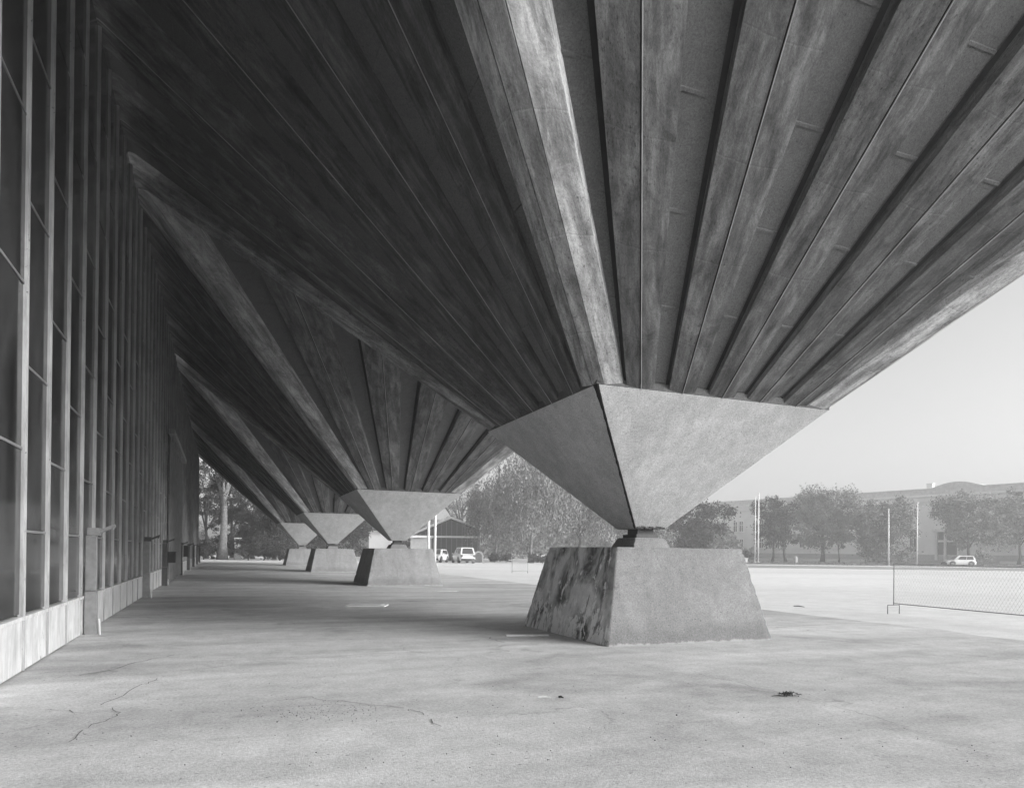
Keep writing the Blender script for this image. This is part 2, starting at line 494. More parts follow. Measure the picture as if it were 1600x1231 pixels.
def rib_mesh(k, i):
    """one straight tapering rib of face k: two slightly canted faces either side of a joint, sloping cheeks"""
    mb = MB(); uv = []; rows = []
    for t in TS:
        s = sp(t); c = i * s; w = s * (.64 - .06 * t) / 2; h = hh(t) + .021; g_ = .006 + .006 * t
        z = zp(t); v = t * 8.5 + 13.65 * i
        cant = .10 * w; bd = .008 + .010 * t
        shade_w = .045 + .07 * t  # width of the black soffit strip that paints shade along the rib
        prof = [(c - w - .012 * s - shade_w, z + h - .039, -w - h), (c - w - .012 * s, z + h - .040, -w - h), (c - w, z + cant, -w), (c - g_, z, -g_), (c - g_, z + .05, 0), (c + g_, z + .05, 0), (c + g_, z, g_),
                (c + g_ + .001, z - .012, g_), (c + g_ + bd, z - .012, g_ + bd), (c + g_ + bd + .001, z, g_ + bd), (c + w, z + cant, w), (c + w + .012 * s, z + h, w + h)]
        rows.append([facept(k, a, outw(t), b) for a, b, _ in prof]); uv += [(u, v) for _, _, u in prof]
    n = 12
    for r in rows: mb.v += r
    for a in range(len(TS) - 1):
        for b in range(n - 1):
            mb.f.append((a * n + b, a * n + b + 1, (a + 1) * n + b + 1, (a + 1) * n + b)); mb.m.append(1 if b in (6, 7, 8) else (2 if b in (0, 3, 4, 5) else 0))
    e = (len(TS) - 1) * n
    mb.f.append(tuple(e + b for b in range(n))); mb.m.append(0)
    mb.uv = uv
    return mb

def corner_rib_mesh(k):
    """the hip rib between face k and the next one: a broad face in each plane and a narrow strip between"""
    mb = MB(); uv = []; rows = []
    for t in TS:
        L = outw(t); hw = .36 + .41 * t; gr = .10 + .14 * t; h = hh(t) + .02; z = zp(t); v = t * 8.5; g_ = .006 + .006 * t
        A = lambda lat, zz: facept(k, L - lat, L, zz)                 # in face k, measured back from its +lateral corner
        B = lambda lat, zz: facept((k + 1) % 4, -L + lat, L, zz)      # in the next face
        ct = .16 * (hw - gr)
        prof = [A(hw + .02, z + h), A(hw, z + ct), A(gr + g_, z), A(gr + g_, z + .05), A(gr - g_, z + .05), A(gr - g_, z),
                B(gr - g_, z), B(gr - g_, z + .05), B(gr + g_, z + .05), B(gr + g_, z), B(hw, z + ct), B(hw + .02, z + h)]
        us = [-hw - h, -hw, -gr, -gr, -gr, -gr, gr, gr, gr, gr, hw, hw + h]
        rows.append(prof); uv += [(u, v) for u in us]
    n = 12
    for r in rows: mb.v += r
    for a in range(len(TS) - 1):
        for b in range(n - 1):
            mb.f.append((a * n + b, a * n + b + 1, (a + 1) * n + b + 1, (a + 1) * n + b)); mb.m.append(0)
    e = (len(TS) - 1) * n
    mb.f.append(tuple(e + b for b in range(n))); mb.m.append(0)
    mb.uv = uv
    return mb

def soffit_mesh():
    mb = MB()
    for k in range(4):
        for a in range(len(TS) - 1):
            t0, t1 = TS[a], TS[a + 1]
            mb.poly([facept(k, -outw(t0), outw(t0), zp(t0) + hh(t0)), facept(k, outw(t0), outw(t0), zp(t0) + hh(t0)),
                     facept(k, outw(t1), outw(t1), zp(t1) + hh(t1)), facept(k, -outw(t1), outw(t1), zp(t1) + hh(t1))])
        # raised joints between the cast lengths
        for j in range(8):
            t = (.67 + .70 * j) / 6.1
            if t > .95: break
            dt = .0016; d = .016; a = 2.62 * sp(t)
            q = [facept(k, s_ * a, outw(tt), zp(tt) + hh(tt) + dz) for s_ in (-1, 1) for tt, dz in ((t - dt, .01), (t - dt, -d), (t + dt, -d), (t + dt, .01))]
            mb.poly([q[0], q[1], q[5], q[4]]); mb.poly([q[1], q[2], q[6], q[5]]); mb.poly([q[2], q[3], q[7], q[6]])
    return mb

def rough_frustum(w0, w1, z0, z1, n=12, amp=.004, seed=1, chips=0, left_mat=False):
    """square frustum with a slightly uneven cast face and nicked arrises"""
    rg = np.random.default_rng(seed); mb = MB(); idx = {}
    def vid(x, y, z, edge=False):
        key = (round(x, 4), round(y, 4), round(z, 4))
        if key not in idx:
            idx[key] = len(mb.v); h0 = w0 / 2
            q = rg.normal(0, amp * .22, 3)
            if edge:                                     # worn, nicked arrises
                nick = abs(rg.normal(0, amp * .6)) + (amp * 1.8 if rg.random() < .10 else 0)
                q[0] -= math.copysign(nick, x); q[1] -= math.copysign(nick, y)
            mb.v.append((x + q[0], y + q[1], z + (q[2] if z0 + .001 < z < z1 - .001 else 0)))
        return idx[key]
    def P(k, u, v):
        w = (w0 + (w1 - w0) * v) / 2; a, o_ = u * w, -w
        for _ in range(k): a, o_ = -o_, a
        return (a, o_, z0 + (z1 - z0) * v)
    for k in range(4):
        for i in range(n):
            for j in range(n):
                u0, u1, v0, v1 = -1 + 2 * i / n, -1 + 2 * (i + 1) / n, j / n, (j + 1) / n
                E0, E1 = i == 0, i == n - 1
                mb.f.append((vid(*P(k, u0, v0), E0), vid(*P(k, u1, v0), E1), vid(*P(k, u1, v1), E1), vid(*P(k, u0, v1), E0)))
                mb.m.append(1 if (left_mat and k == 3) else 0)
    for z, w, flip in ((z0, w0 / 2, True), (z1, w1 / 2, False)):
        ring = [vid(*P(k, -1 + 2 * i / n, 0 if flip else 1)) for k in range(4) for i in range(n)]
        mb.f.append(tuple(reversed(ring)) if flip else tuple(ring)); mb.m.append(0)
    return mb

PIER_LABELS = [
    'nearest and largest concrete mushroom pier, its pedestal streaked black on the left face',
    'second concrete mushroom pier from the camera, standing just behind the pale manhole plate',
    'third concrete mushroom pier along the row, its capital partly hidden by the one in front',
    'farthest and smallest concrete mushroom pier, beside the opening with dark trees',
]
GROUP_P = 'concrete mushroom piers in a row'
pier0 = empty('mushroom_pier', PIER_LABELS[0], 'pier', (PX, PY, 0), 0, GROUP_P)
ped0 = rough_frustum(2.70, 2.10, 0, 1.297, 24, .005, 2, left_mat=True).build('pedestal', [M['pedestal'], M['stained']], pier0, bevel=.016)
ped0['label'] = 'pedestal with black run-off and flaking patches on its left side'
mb = rough_frustum(.66, .52, 1.297, 1.45, 4, .006, 5); bear0 = mb.build('bearing_block', [M['pedestal']], pier0, bevel=.01)
mb = MB(); mb.box(-.19, .19, -.19, .19, 1.45, 1.50); mb.box(-.14, .14, -.14, .14, 1.50, 1.60); mb.build('hinge', M['dark_metal'], pier0)
mb = rough_frustum(.52, 3.684, 1.585, 3.236, 30, .0022, 7)
cap0 = mb.build('capital', [M['concrete']], pier0, bevel=.014)
mb = MB(); mb.box(-1.842, 1.842, -1.842, 1.842, 3.237, 3.33); mb.build('capital_rim', M['soffit'], cap0)
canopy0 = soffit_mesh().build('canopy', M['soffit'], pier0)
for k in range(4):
    for i in range(-2, 3): rib_mesh(k, i).build('rib', [M['rib'], M['bead'], M['black_dirt_and_shade']], canopy0)
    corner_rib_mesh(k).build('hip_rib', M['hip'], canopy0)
mb = MB(); mb.box(-7.93, 7.93, -7.93, 7.93, zp(1) + hh(1) + .02, zp(1) + hh(1) + .38); mb.build('roof_slab', M['soffit'], pier0)
# only the nearest pier shows the open joint down its front-left arris and the bent bars at the capital's foot
only0 = []
mb = MB()
rg = random.Random(8); prev = None
for j in range(46):
    v = j / 45; w = (.52 + (3.684 - .52) * v) / 2; z = 1.585 + 1.651 * v
    wd = .016 + rg.uniform(-.005, .006) + (.03 * max(0, (v - .86)) / .14)
    a = (-w - .004, -w - .006, z); b_ = (-w + wd * .5, -w - .008, z); c_ = (-w - .008, -w + wd * 1.6, z)
    if prev: mb.poly([prev[0], prev[1], b_, a]); mb.poly([prev[2], prev[0], a, c_])
    prev = (a, b_, c_)
only0.append(mb.build('open_joint', M['black_dirt_and_shade'], cap0))
for x in (-.17, -.02, .13):
    mb = MB(); y = -.275
    mb.tube([(x - .05, y + .02, 1.60), (x - .045, y - .012, 1.625), (x - .015, y - .03, 1.652), (x + .025, y - .03, 1.655), (x + .05, y - .012, 1.640), (x + .045, y - .002, 1.615)], .011, 6)
    only0.append(mb.build('bent_bar', M['rust'], cap0, smooth=True))
mb = MB()
for k_, (x, dz) in enumerate([(-.21, 0), (-.14, .014), (-.07, -.006), (.0, .01), (.07, -.004), (.14, .012), (.2, 0)]):
    mb.box(x - .042, x + .042, -.30, -.255, 1.585 + dz, 1.612 + dz)
only0.append(mb.build('spalled_edge', M['rust'], cap0, bevel=.008))
for k in (1, 2, 3):
    p = copy_tree(pier0, None, only0)
    p.location = (PX, PY + k * SPAN, 0); p['label'] = PIER_LABELS[k]
    for ch in p.children:
        if ch.name.startswith('pedestal'):
            ch.data = rough_frustum(2.70, 2.10, 0, 1.297, 24, .006, 20 + k).build('pedestal_tmp', [M['lit_pedestal']]).data
            bpy.data.objects.remove(bpy.data.objects['pedestal_tmp'])
            if 'label' in ch: del ch['label']

# ------------------------------------------------------------------ glazed hall on the left
BAY, NB, Y0W = SPAN / 16, 81, 8.84 - 24 * SPAN / 16  # unseen bays behind the camera are added to block light from that side
YEND = Y0W + NB * BAY
TOPZ = 8.90
hall = empty('exhibition_hall', 'long glazed hall front with pale mullions and white sill panels along the left', 'hall', (WALLX, Y0W, 0))
def hloc(o): o.location = (0, 0, 0); return o
mb = MB(); mb.box(-14, -.10, 0, YEND - Y0W, 0, TOPZ); mb.build('hall_body', M['bdark'], hall)
mb = MB(); mb.box(-14, -.02, YEND - Y0W + .005, YEND - Y0W + .25, 0, TOPZ); mb.build('end_wall', M['bwall'], hall)
mb = MB(); mb.box(-.10, .025, 0, YEND - Y0W, .50, .535); mb.build('sill_ledge', M['sill'], hall)
mull = MB(); mull.box(-.03, .014, -.028, .028, .02, TOPZ); mull.box(.0145, .027, -.013, .013, .02, TOPZ)
mull_o = mull.build('mullion', M['mullion'], hall)
panel_mb = MB(); panel_mb.box(-.05, .012, .034, BAY - .034, .02, .498)
panel_o = panel_mb.build('sill_panel', M['sill'], hall, bevel=.006)
DOOR0, DOOR1 = 26.7 - Y0W, 35.2 - Y0W
glaz = []
for par in (0, 1):
    mb = MB(); zs = ([1.35, 2.95, 4.55, 6.15, 7.75] if par else [2.13, 3.70, 5.30, 6.9])
    edges = [.54] + zs + [TOPZ]
    rgp = random.Random(par + 2)
    for a, b_ in zip(edges[:-1], edges[1:]):
        tx = rgp.uniform(-.004, .004)
        mb.poly([(-.012 + tx, .031, a + .018), (-.012 - tx, BAY - .031, a + .018), (-.012 - tx, BAY - .031, b_ - .018), (-.012 + tx, .031, b_ - .018)])
    glaz.append((mb.build('glazing', M['glass'], hall), zs))
tr_mb = MB(); tr_mb.box(-.05, -.004, .031, BAY - .031, -.013, .013); tr_o = tr_mb.build('transom', M['grey_metal'], glaz[0][0])
far = []                                        # bays too far off to show their transoms: rails within the glazing mesh
for par in (0, 1):
    me = glaz[par][0].data; mb = MB(); mb.v = [tuple(v.co) for v in me.vertices]; mb.f = [tuple(p.vertices) for p in me.polygons]; mb.m = [0] * len(mb.f)
    for z in glaz[par][1]: mb.box(-.05, -.004, .031, BAY - .031, z - .013, z + .013, 1)
    o = mb.build('glazing', [M['glass'], M['grey_metal']]); far.append(o.data); bpy.data.objects.remove(o)
first = [True, True]
near = [glaz[0][0].data, glaz[1][0].data]
first_t = True
for i in range(NB):
    par = i % 2
    o, zs = glaz[par]
    if first[par]: first[par] = False
    else:
        o = o.copy(); COL.objects.link(o); o.parent = hall
    o.location = (0, i * BAY, 0); o.data = near[par]
    if 24 <= i < 52:
        for z in zs[:3]:
            if first_t: t_ = tr_o; first_t = False
            else: t_ = tr_o.copy(); COL.objects.link(t_)
            t_.parent = o; t_.location = (0, 0, z)
    else: o.data = far[par]
    if i == 0: p_ = panel_o
    else: p_ = panel_o.copy(); COL.objects.link(p_); p_.parent = hall
    p_.location = (0, i * BAY, 0)
for i in range(NB + 1):
    m_ = mull_o if i == 0 else mull_o.copy()
    if i: COL.objects.link(m_); m_.parent = hall
    m_.location = (0, i * BAY, 0)
# steel posts with gutter brackets
post_y = [-12.8, -4.9, 3.0, 10.97, 18.75, 24.7, 34.7, 42.8, 51.0, 58.6, 65.2]
for i, py in enumerate(post_y):
    mb = MB(); y = py - Y0W
    mb.box(.028, .18, y, y + .10, 0, .60); mb.box(.034, .17, y + .004, y + .10, .606, 1.36)
    pst = mb.build('post', M['dark_metal'] if i >= 5 else M['grey_metal'], hall, bevel=.006)
    mb = MB(); mb.box(.05, .21, y - .01, y + .11, 1.366, 1.47)
    mb.obox((.21, y + .0, 1.40), (.16, 0, .075), (0, .10, 0), (.0, 0, .05)); mb.obox((.36, y + .0, 1.435), (.035, 0, .07), (0, .10, 0), (-.02, 0, .03))
    mb.build('bracket', M['dark_metal'] if i >= 4 else M['grey_metal'], pst, bevel=.004)
    mb = MB(); mb.tube([(.225, y - .02, .0), (.213, y - .02, .22)], .012, 6); mb.build('drain_pipe', M['sill'], pst)
# sliding door with its overhead track
mb = MB()
n = 34
for i in range(n):
    y = DOOR0 + (DOOR1 - DOOR0) * i / n
    mb.box(.064, .105 + .006 * (i % 2), y + .004, y + (DOOR1 - DOOR0) / n - .004, .06, 5.05)
sd = mb.build('sliding_door', M['door_board'], hall)
mb = MB(); mb.box(.066, .26, DOOR0 - .3, DOOR1 + .2, 5.14, 5.30); mb.build('door_track', M['mullion'], sd)
for i in range(10):
    y = DOOR0 + .2 + i * .55
    mb = MB(); mb.box(.15, .19, y, y + .05, 4.9, 5.139); mb.build('hanger', M['mullion'], sd)
mb = MB(); mb.box(.12, .34, 26.0 - Y0W, 26.5 - Y0W, .72, 1.07); mb.box(.12, .36, 25.98 - Y0W, 26.52 - Y0W, 1.07, 1.09); mb.build('meter_box', M['black_rubber'], hall, bevel=.01)
mb = MB(); mb.box(.21, .40, 34.66 - Y0W, 34.72 - Y0W, .84, 1.34); mb.build('notice_board', M['black_rubber'], hall)

# ------------------------------------------------------------------ trees
def tree_parts(seed, H, crown_r, crown_z0, n, leaf, kind='round', trunk_r=.2, lean=(0, 0), fork=6):
    rg = np.random.default_rng(seed)
    tk = MB()
    cz = (H + crown_z0) / 2; rz = (H - crown_z0) / 2
    top = np.array([lean[0], lean[1], crown_z0 + rz * .9])
    npt = 7; pts = []
    for i in range(npt):
        s = i / (npt - 1)
        pts.append((top[0] * s + .12 * math.sin(s * 5 + seed), top[1] * s + .12 * math.cos(s * 4 + seed) - .12, top[2] * s))
    pts[0] = (0, 0, -.05)
    tk.tube(pts, [trunk_r * (1.35 if i == 0 else 1 - .75 * i / (npt - 1)) for i in range(npt)], 8)
    tips = []
    for j in range(fork):
        s = rg.uniform(.35, .95); b0 = np.array(pts[0]) * (1 - s) + np.array(pts[-1]) * s
        k = min(int(s * (npt - 1)), npt - 2); f = s * (npt - 1) - k
        b0 = np.array(pts[k]) * (1 - f) + np.array(pts[k + 1]) * f
        th = 2 * math.pi * (j + rg.uniform(-.3, .3)) / fork; rr_ = crown_r * rg.uniform(.55, .9)
        e = np.array([lean[0] + math.cos(th) * rr_, lean[1] + math.sin(th) * rr_, cz + rz * rg.uniform(-.35, .75)])
        mid = (b0 + e) / 2 + np.array([0, 0, rg.uniform(.1, .25) * rr_])
        P = [b0 * (1 - s2) ** 2 + 2 * mid * s2 * (1 - s2) + e * s2 * s2 for s2 in np.linspace(0, 1, 6)]
        r0 = trunk_r * .45
        tk.tube(P, [r0 * (1 - .85 * q) for q in np.linspace(0, 1, 6)], 6, cap=False)
        tips.append(e)
        for _ in range(4):
            s2 = rg.uniform(.35, .95); q = P[int(s2 * 5)]
            e2 = q + rg.normal(0, .22, 3) * crown_r + np.array([0, 0, .12 * crown_r])
            tk.tube([q, (q + e2) / 2 + rg.normal(0, .05, 3), e2], [r0 * .3, r0 * .2, r0 * .06], 5, cap=False)
            tips.append(e2)
    # leaves
    C = []
    if kind == 'weep':
        ns = max(40, n // 34)
        for _ in range(ns):
            th = rg.uniform(0, 2 * math.pi); rad = crown_r * math.sqrt(rg.uniform(.02, 1)) * rg.uniform(.8, 1.05)
            zt = cz + rz * .95 * math.sqrt(max(0, 1 - (rad / (crown_r * 1.08)) ** 2)) * rg.uniform(.35, 1.0)
            zt *= 1 + .10 * math.sin(3 * th + seed) + .07 * math.sin(7 * th + 2 * seed); ln = rg.uniform(.2, .75) * max(.5, zt - crown_z0) + .8
            k = int(34 * rg.uniform(.6, 1.3)); s = rg.uniform(0, 1, k)
            x = math.cos(th) * (rad + s * .35) + rg.normal(0, .13, k); y = math.sin(th) * (rad + s * .35) + rg.normal(0, .13, k)
            C.append(np.stack([x + lean[0], y + lean[1], zt - s * ln + rg.normal(0, .08, k)], 1))
    else:
        nc = max(14, n // 165)
        cent = []
        lob = rg.uniform(0, 6.28, 3)
        while len(cent) < nc:
            v = rg.normal(0, 1, 3); v /= np.linalg.norm(v)
            wob = .95 + .24 * math.sin(3 * math.atan2(v[1], v[0]) + lob[0]) + .17 * math.sin(5 * v[2] + lob[1]) + .13 * math.sin(7 * math.atan2(v[1], v[0]) + lob[2])
            rad = rg.uniform(.25, 1) ** .45 * wob
            if kind == 'cone':
                hz = rg.uniform(0, 1) ** 1.2; w_ = (1 - hz) ** .75 * 1.05 + .05; ang = rg.uniform(0, 6.283); q = rg.uniform(.4, 1) ** .5
                cent.append((math.cos(ang) * crown_r * w_ * q * wob, math.sin(ang) * crown_r * w_ * q * wob, crown_z0 + hz * 2 * rz)); continue
            cent.append((v[0] * rad * crown_r * .9, v[1] * rad * crown_r * .9, cz + v[2] * rad * rz * .92))
        cent = [(c[0] + lean[0], c[1] + lean[1], c[2]) for c in cent]
        for c in cent:
            k = int(n / nc * rg.uniform(.5, 1.5)); s_ = crown_r * rg.uniform(.055, .15)
            C.append(np.array(c) + rg.normal(0, 1, (k, 3)) * np.array([s_, s_, s_ * .75]))
        for e in tips:
            C.append(np.array(e) + rg.normal(0, 1, (20, 3)) * crown_r * .08)
    C = np.concatenate(C); C = C[C[:, 2] > .12]
    m = len(C)
    a = rg.normal(0, 1, (m, 3)); a /= np.linalg.norm(a, axis=1, keepdims=True)
    u = rg.normal(0, 1, (m, 3)); u -= (u * a).sum(1, keepdims=True) * a; u /= np.linalg.norm(u, axis=1, keepdims=True)
    w = np.cross(a, u); sz = leaf * rg.uniform(.55, 1.4, (m, 1))
    if kind == 'weep': u = np.array([0, 0, 1.0]) + rg.normal(0, .25, (m, 3)); w = rg.normal(0, 1, (m, 3)); w[:, 2] *= .2; w /= np.linalg.norm(w, axis=1, keepdims=True)
    V = np.stack([C + u * sz, C + w * sz * .55, C - u * sz, C - w * sz * .55], 1).reshape(-1, 3)
    return tk, V

def leaf_obj(name, V, mat, parent):
    n = len(V) // 4
    me = bpy.data.meshes.new(name)
    me.vertices.add(len(V)); me.vertices.foreach_set('co', V.astype(np.float32).ravel())
    me.loops.add(n * 4); me.loops.foreach_set('vertex_index', np.arange(n * 4, dtype=np.int32))
    me.polygons.add(n); me.polygons.foreach_set('loop_start', np.arange(0, n * 4, 4, dtype=np.int32))
    me.polygons.foreach_set('loop_total', np.full(n, 4, dtype=np.int32))
    me.materials.append(mat); me.update(); me.validate()
    return link(bpy.data.objects.new(name, me), parent)

def tree(name, label, px, depth, H, crown_r, crown_z0, n=4000, leaf=.2, kind='round', leafm='leaf_mid', barkm='bark', base=0, seed=None, cat='tree', group=None, **kw):
    n = int(n * 1.7); leaf *= .76
    seed = seed if seed is not None else int(px * 7 + depth)
    root = empty(name, label, cat, at(px, depth, base), (seed % 7) * .9, group)
    tk, V = tree_parts(seed, H, crown_r, crown_z0, n, leaf, kind, **kw)
    tk.build('trunk', M[barkm], root, smooth=True)
    leaf_obj('crown', V, M[leafm], root)
    return root
GR = 'park trees before the pale building'
def m_px(px, d): return px * d / F_PX
tree('broadleaf_tree', 'dense round dark tree rising right behind the nearest pier pedestal', 1092, 93, 9.2, 4.3, .8, 7000, .2, leafm='leaf_dark', base=.2, trunk_r=.25, group=GR)
tree('broadleaf_tree', 'dark ragged tree with thin trunk leaning right, beside the paired flagpoles', 1207, 104, 9.6, 3.2, 2.4, 6000, .2, leafm='leaf_dark', base=.35, lean=(.5, 0), trunk_r=.18, group=GR)
tree('broadleaf_tree', 'short tree on a trunk leaning left, in front of the tallest pale tree', 1228, 105, 7.2, 3.0, 2.4, 3000, .2, leafm='leaf_mid', base=.35, lean=(-1.0, .3), trunk_r=.22, group=GR)
tree('broadleaf_tree', 'tallest broad pale tree with a stout trunk before the building', 1285, 114, 12.6, 5.6, 2.6, 14000, .22, leafm='leaf_mid', base=.4, trunk_r=.34, fork=8, group=GR)
tree('broadleaf_tree', 'small young tree right of the stout trunk of the tallest tree', 1311, 108, 5.8, 2.3, 2.0, 2200, .18, leafm='leaf_mid', base=.35, trunk_r=.13, group=GR)
tree('bushy_tree', 'broad bushy dark tree reaching the ground left of the leaning white pole', 1376, 108, 10.6, 4.7, .1, 15000, .2, 'round', leafm='leaf_mid', base=.35, trunk_r=.25, group=GR)
tree('broadleaf_tree', 'leafy tree at the right edge behind the parked hatchback', 1514, 108, 11.4, 4.6, 2.0, 12000, .2, leafm='leaf_mid', base=.4, trunk_r=.25, group=GR)
tree('broadleaf_tree', 'leafy tree farthest right, beyond the mesh fence panel', 1592, 112, 12.0, 4.6, 2.2, 10000, .2, leafm='leaf_mid', base=.4, trunk_r=.25, group=GR)
tree('clipped_shrub', 'small dark clipped shrub at the foot of the paired flagpoles', 1168, 99, 1.9, .75, .05, 1300, .10, leafm='leaf_dark', base=.3, cat='shrub', trunk_r=.05)
GB = 'trees beyond the car park'
tree('weeping_birch', 'tall weeping birch with a pale leaning trunk, seen between the two nearest piers', 828, 85, 14.6, 5.6, .9, 15000, .17, 'weep', 'leaf_pale', 'pale_bark', trunk_r=.22, fork=9, group=GB)
tree('weeping_birch', 'shorter weeping birch left of the pale trunk, beside the gabled pavilion', 775, 95, 12.2, 4.2, .7, 11000, .17, 'weep', 'leaf_pale', 'pale_bark', trunk_r=.2, fork=8, group=GB)
tree('weeping_birch', 'wide grey weeping tree directly behind the nearest pier bearing', 905, 97, 12.5, 5.2, .6, 12000, .18, 'weep', 'leaf_pale', 'bark', trunk_r=.24, fork=8, group=GB)
tree('broadleaf_tree', 'mid grey tree between the weeping trees and the round dark tree', 995, 106, 10.5, 5.2, .8, 7000, .2, leafm='leaf_mid', trunk_r=.25, group=GB)
tree('bare_tree', 'sparse tree with dark forked limbs above the pavilion roof', 722, 112, 14.5, 4.6, 5.0, 1900, .16, leafm='leaf_mid', trunk_r=.38, fork=9, group=GB)
tree('broadleaf_tree', 'leafy tree seen between the second and third pier capitals', 548, 86, 7.2, 3.0, .8, 4500, .17, leafm='leaf_dark', trunk_r=.2, group=GB)
GL = 'dark trees beyond the far opening'
spec = [(322, 88, 15.5, 3.2, 3.0, 4200, 'slim dark tree against the hall end, letting bright sky through'),
        (347, 80, 15.0, 2.2, 6.5, 1900, 'tall tree with a thick pale bare trunk in the far opening'),
        (362, 96, 14.5, 3.6, 2.5, 4200, 'feathery tree just right of the thick pale trunk'),
        (395, 90, 9.6, 3.8, 1.2, 6500, 'rounded dark tree in the middle of the far opening'),
        (428, 84, 7.6, 3.2, .8, 5500, 'low dark tree left of the farthest pier pedestal'),
        (470, 92, 8.2, 3.8, .8, 5200, 'dark tree seen between the third and farthest pier pedestals'),
        (612, 112, 8.6, 4.2, .8, 4200, 'dark tree glimpsed below the second pier capital')]
for i, (px, d, H, cr, c0, n, lab) in enumerate(spec):
    tree('broadleaf_tree', lab, px, d, H, cr, c0, n, .17, leafm='leaf_dark', barkm='pale_bark' if i == 1 else 'bark', trunk_r=.55 if i == 1 else .24, group=GL)
GS = 'undergrowth shrubs beyond the far opening'
for px, d, H, cr, lab in [(318, 79, 2.6, 1.5, 'low dark shrub right against the hall end'), (340, 82, 3.4, 1.8, 'dark shrub under the thick pale trunk'), (366, 83, 3.0, 1.7, 'dark shrub behind the pale stone pillar'),
                          (388, 78, 2.6, 1.7, 'dark shrub right of the pale stone pillar'), (412, 80, 3.0, 1.9, 'bushy dark shrub near the farthest pier'), (436, 79, 2.2, 1.5, 'low dark shrub left of the farthest pedestal'), (505, 95, 3.2, 2.4, 'dark shrub seen past the third pedestal')]:
    tree('wild_shrub', lab, px, d, H, cr, .05, 2600, .13, leafm='leaf_dark', trunk_r=.07, fork=5, cat='shrub', group=GS)
for px, d, H, cr, lab in [(772, 84, 1.1, .9, 'low dark shrub left of the distant barrier'), (790, 85, 1.0, 1.0, 'low dark shrub just left of the distant barrier frame'), (834, 83, 1.2, .9, 'low dark shrub at the foot of the pale birch trunk'), (848, 82, 1.0, .9, 'low dark shrub beside the left edge of the nearest pedestal')]:
    tree('low_shrub', lab, px, d, H, cr, .03, 900, .10, leafm='leaf_dark', trunk_r=.04, fork=4, cat='shrub', group='low shrubs at the edge of the car park')
# far wood closing the view
rg = np.random.default_rng(4); V = []
for i in range(30000):
    px = rg.uniform(200, 1180); d = rg.uniform(135, 155); top = 7 + 3.0 * math.sin(px * .031) + 1.8 * math.sin(px * .09)
    V.append(at(px, d, top * rg.uniform(0, 1) ** .8 + .1))
V = np.array(V); m_ = len(V)
u = rg.normal(0, 1, (m_, 3)); u /= np.linalg.norm(u, axis=1, keepdims=True); w = rg.normal(0, 1, (m_, 3)); w /= np.linalg.norm(w, axis=1, keepdims=True)
sz = rg.uniform(.25, .6, (m_, 1))
o = leaf_obj('distant_wood', np.stack([V + u * sz, V + w * sz * .7, V - u * sz, V - w * sz * .7], 1).reshape(-1, 3), M['leaf_mid'], None); o['kind'] = 'stuff'

# ------------------------------------------------------------------ pale classical building on the right
A = at(1640, 110.5); B = at(1040, 176); AX = (A - B); LEN = AX.length; AX.normalize()
NRM = Vector((AX.y, -AX.x, 0)); NRM = NRM if NRM.dot(FWD) < 0 else -NRM
ang = math.atan2(AX.y, AX.x)
bld = empty('pale_building', 'long pale two storey building with banded cornice behind the park trees', 'building', (B.x, B.y, .3), ang)
# local: x along facade, y: outward is -y (towards the viewer)
def fac(px, py):
    d = ray(px, py); d2 = Vector((d.x, d.y)); 
    den = d2.x * AX.y - d2.y * AX.x
    t = (B.x * AX.y - B.y * AX.x) / den
    P = Vector((d.x * t, d.y * t)); s = (P - Vector((B.x, B.y))).dot(Vector((AX.x, AX.y)))
    return s, EYE + d.z * t - .3
HB = 13.3
mb = MB(); mb.box(0, LEN, .0, 22, 0, HB - 2.4); mb.build('wall', M['bwall'], bld)
mb = MB()
mb.box(-.3, LEN + .3, -.45, 22, HB - 2.4, HB - 2.0); mb.box(-.1, LEN + .1, -.2, 22, HB - 2.0, HB - 1.5); mb.box(-.5, LEN + .5, -.7, 22.2, HB - 1.5, HB - 1.15)
mb.build('cornice', M['bwall'], bld)
mb = MB(); mb.box(.3, LEN - .3, .35, 21, HB - 1.15, HB - .1); mb.box(.2, LEN - .2, .2, 21.2, HB - .1, HB + .05); mb.build('attic', M['rooftile'], bld)
mb = MB(); s0, _ = fac(1452, 760); s1, _ = fac(1535, 760); ptsA = []
for k in range(17):
    q = k / 16; ptsA.append((s0 + (s1 - s0) * q, HB + .05 + .95 * math.sin(math.pi * q)))
for y in (.5, 9.5):
    mb.poly([(x, y, z) for x, z in ptsA] if y > 1 else [(x, y, z) for x, z in reversed(ptsA)])
for (x0, z0), (x1, z1) in zip(ptsA[:-1], ptsA[1:]): mb.poly([(x0, .5, z0), (x1, .5, z1), (x1, 9.5, z1), (x0, 9.5, z0)])
mb.build('curved_gable', M['rooftile'], bld)
s0, _ = fac(1446, 757); mb = MB(); mb.box(s0 - .5, s0 + .5, 1.5, 2.3, HB + .05, HB + 1.0); mb.box(s0 - .6, s0 + .6, 1.4, 2.4, HB + 1.0, HB + 1.1); mb.build('chimney', M['bwall'], bld)
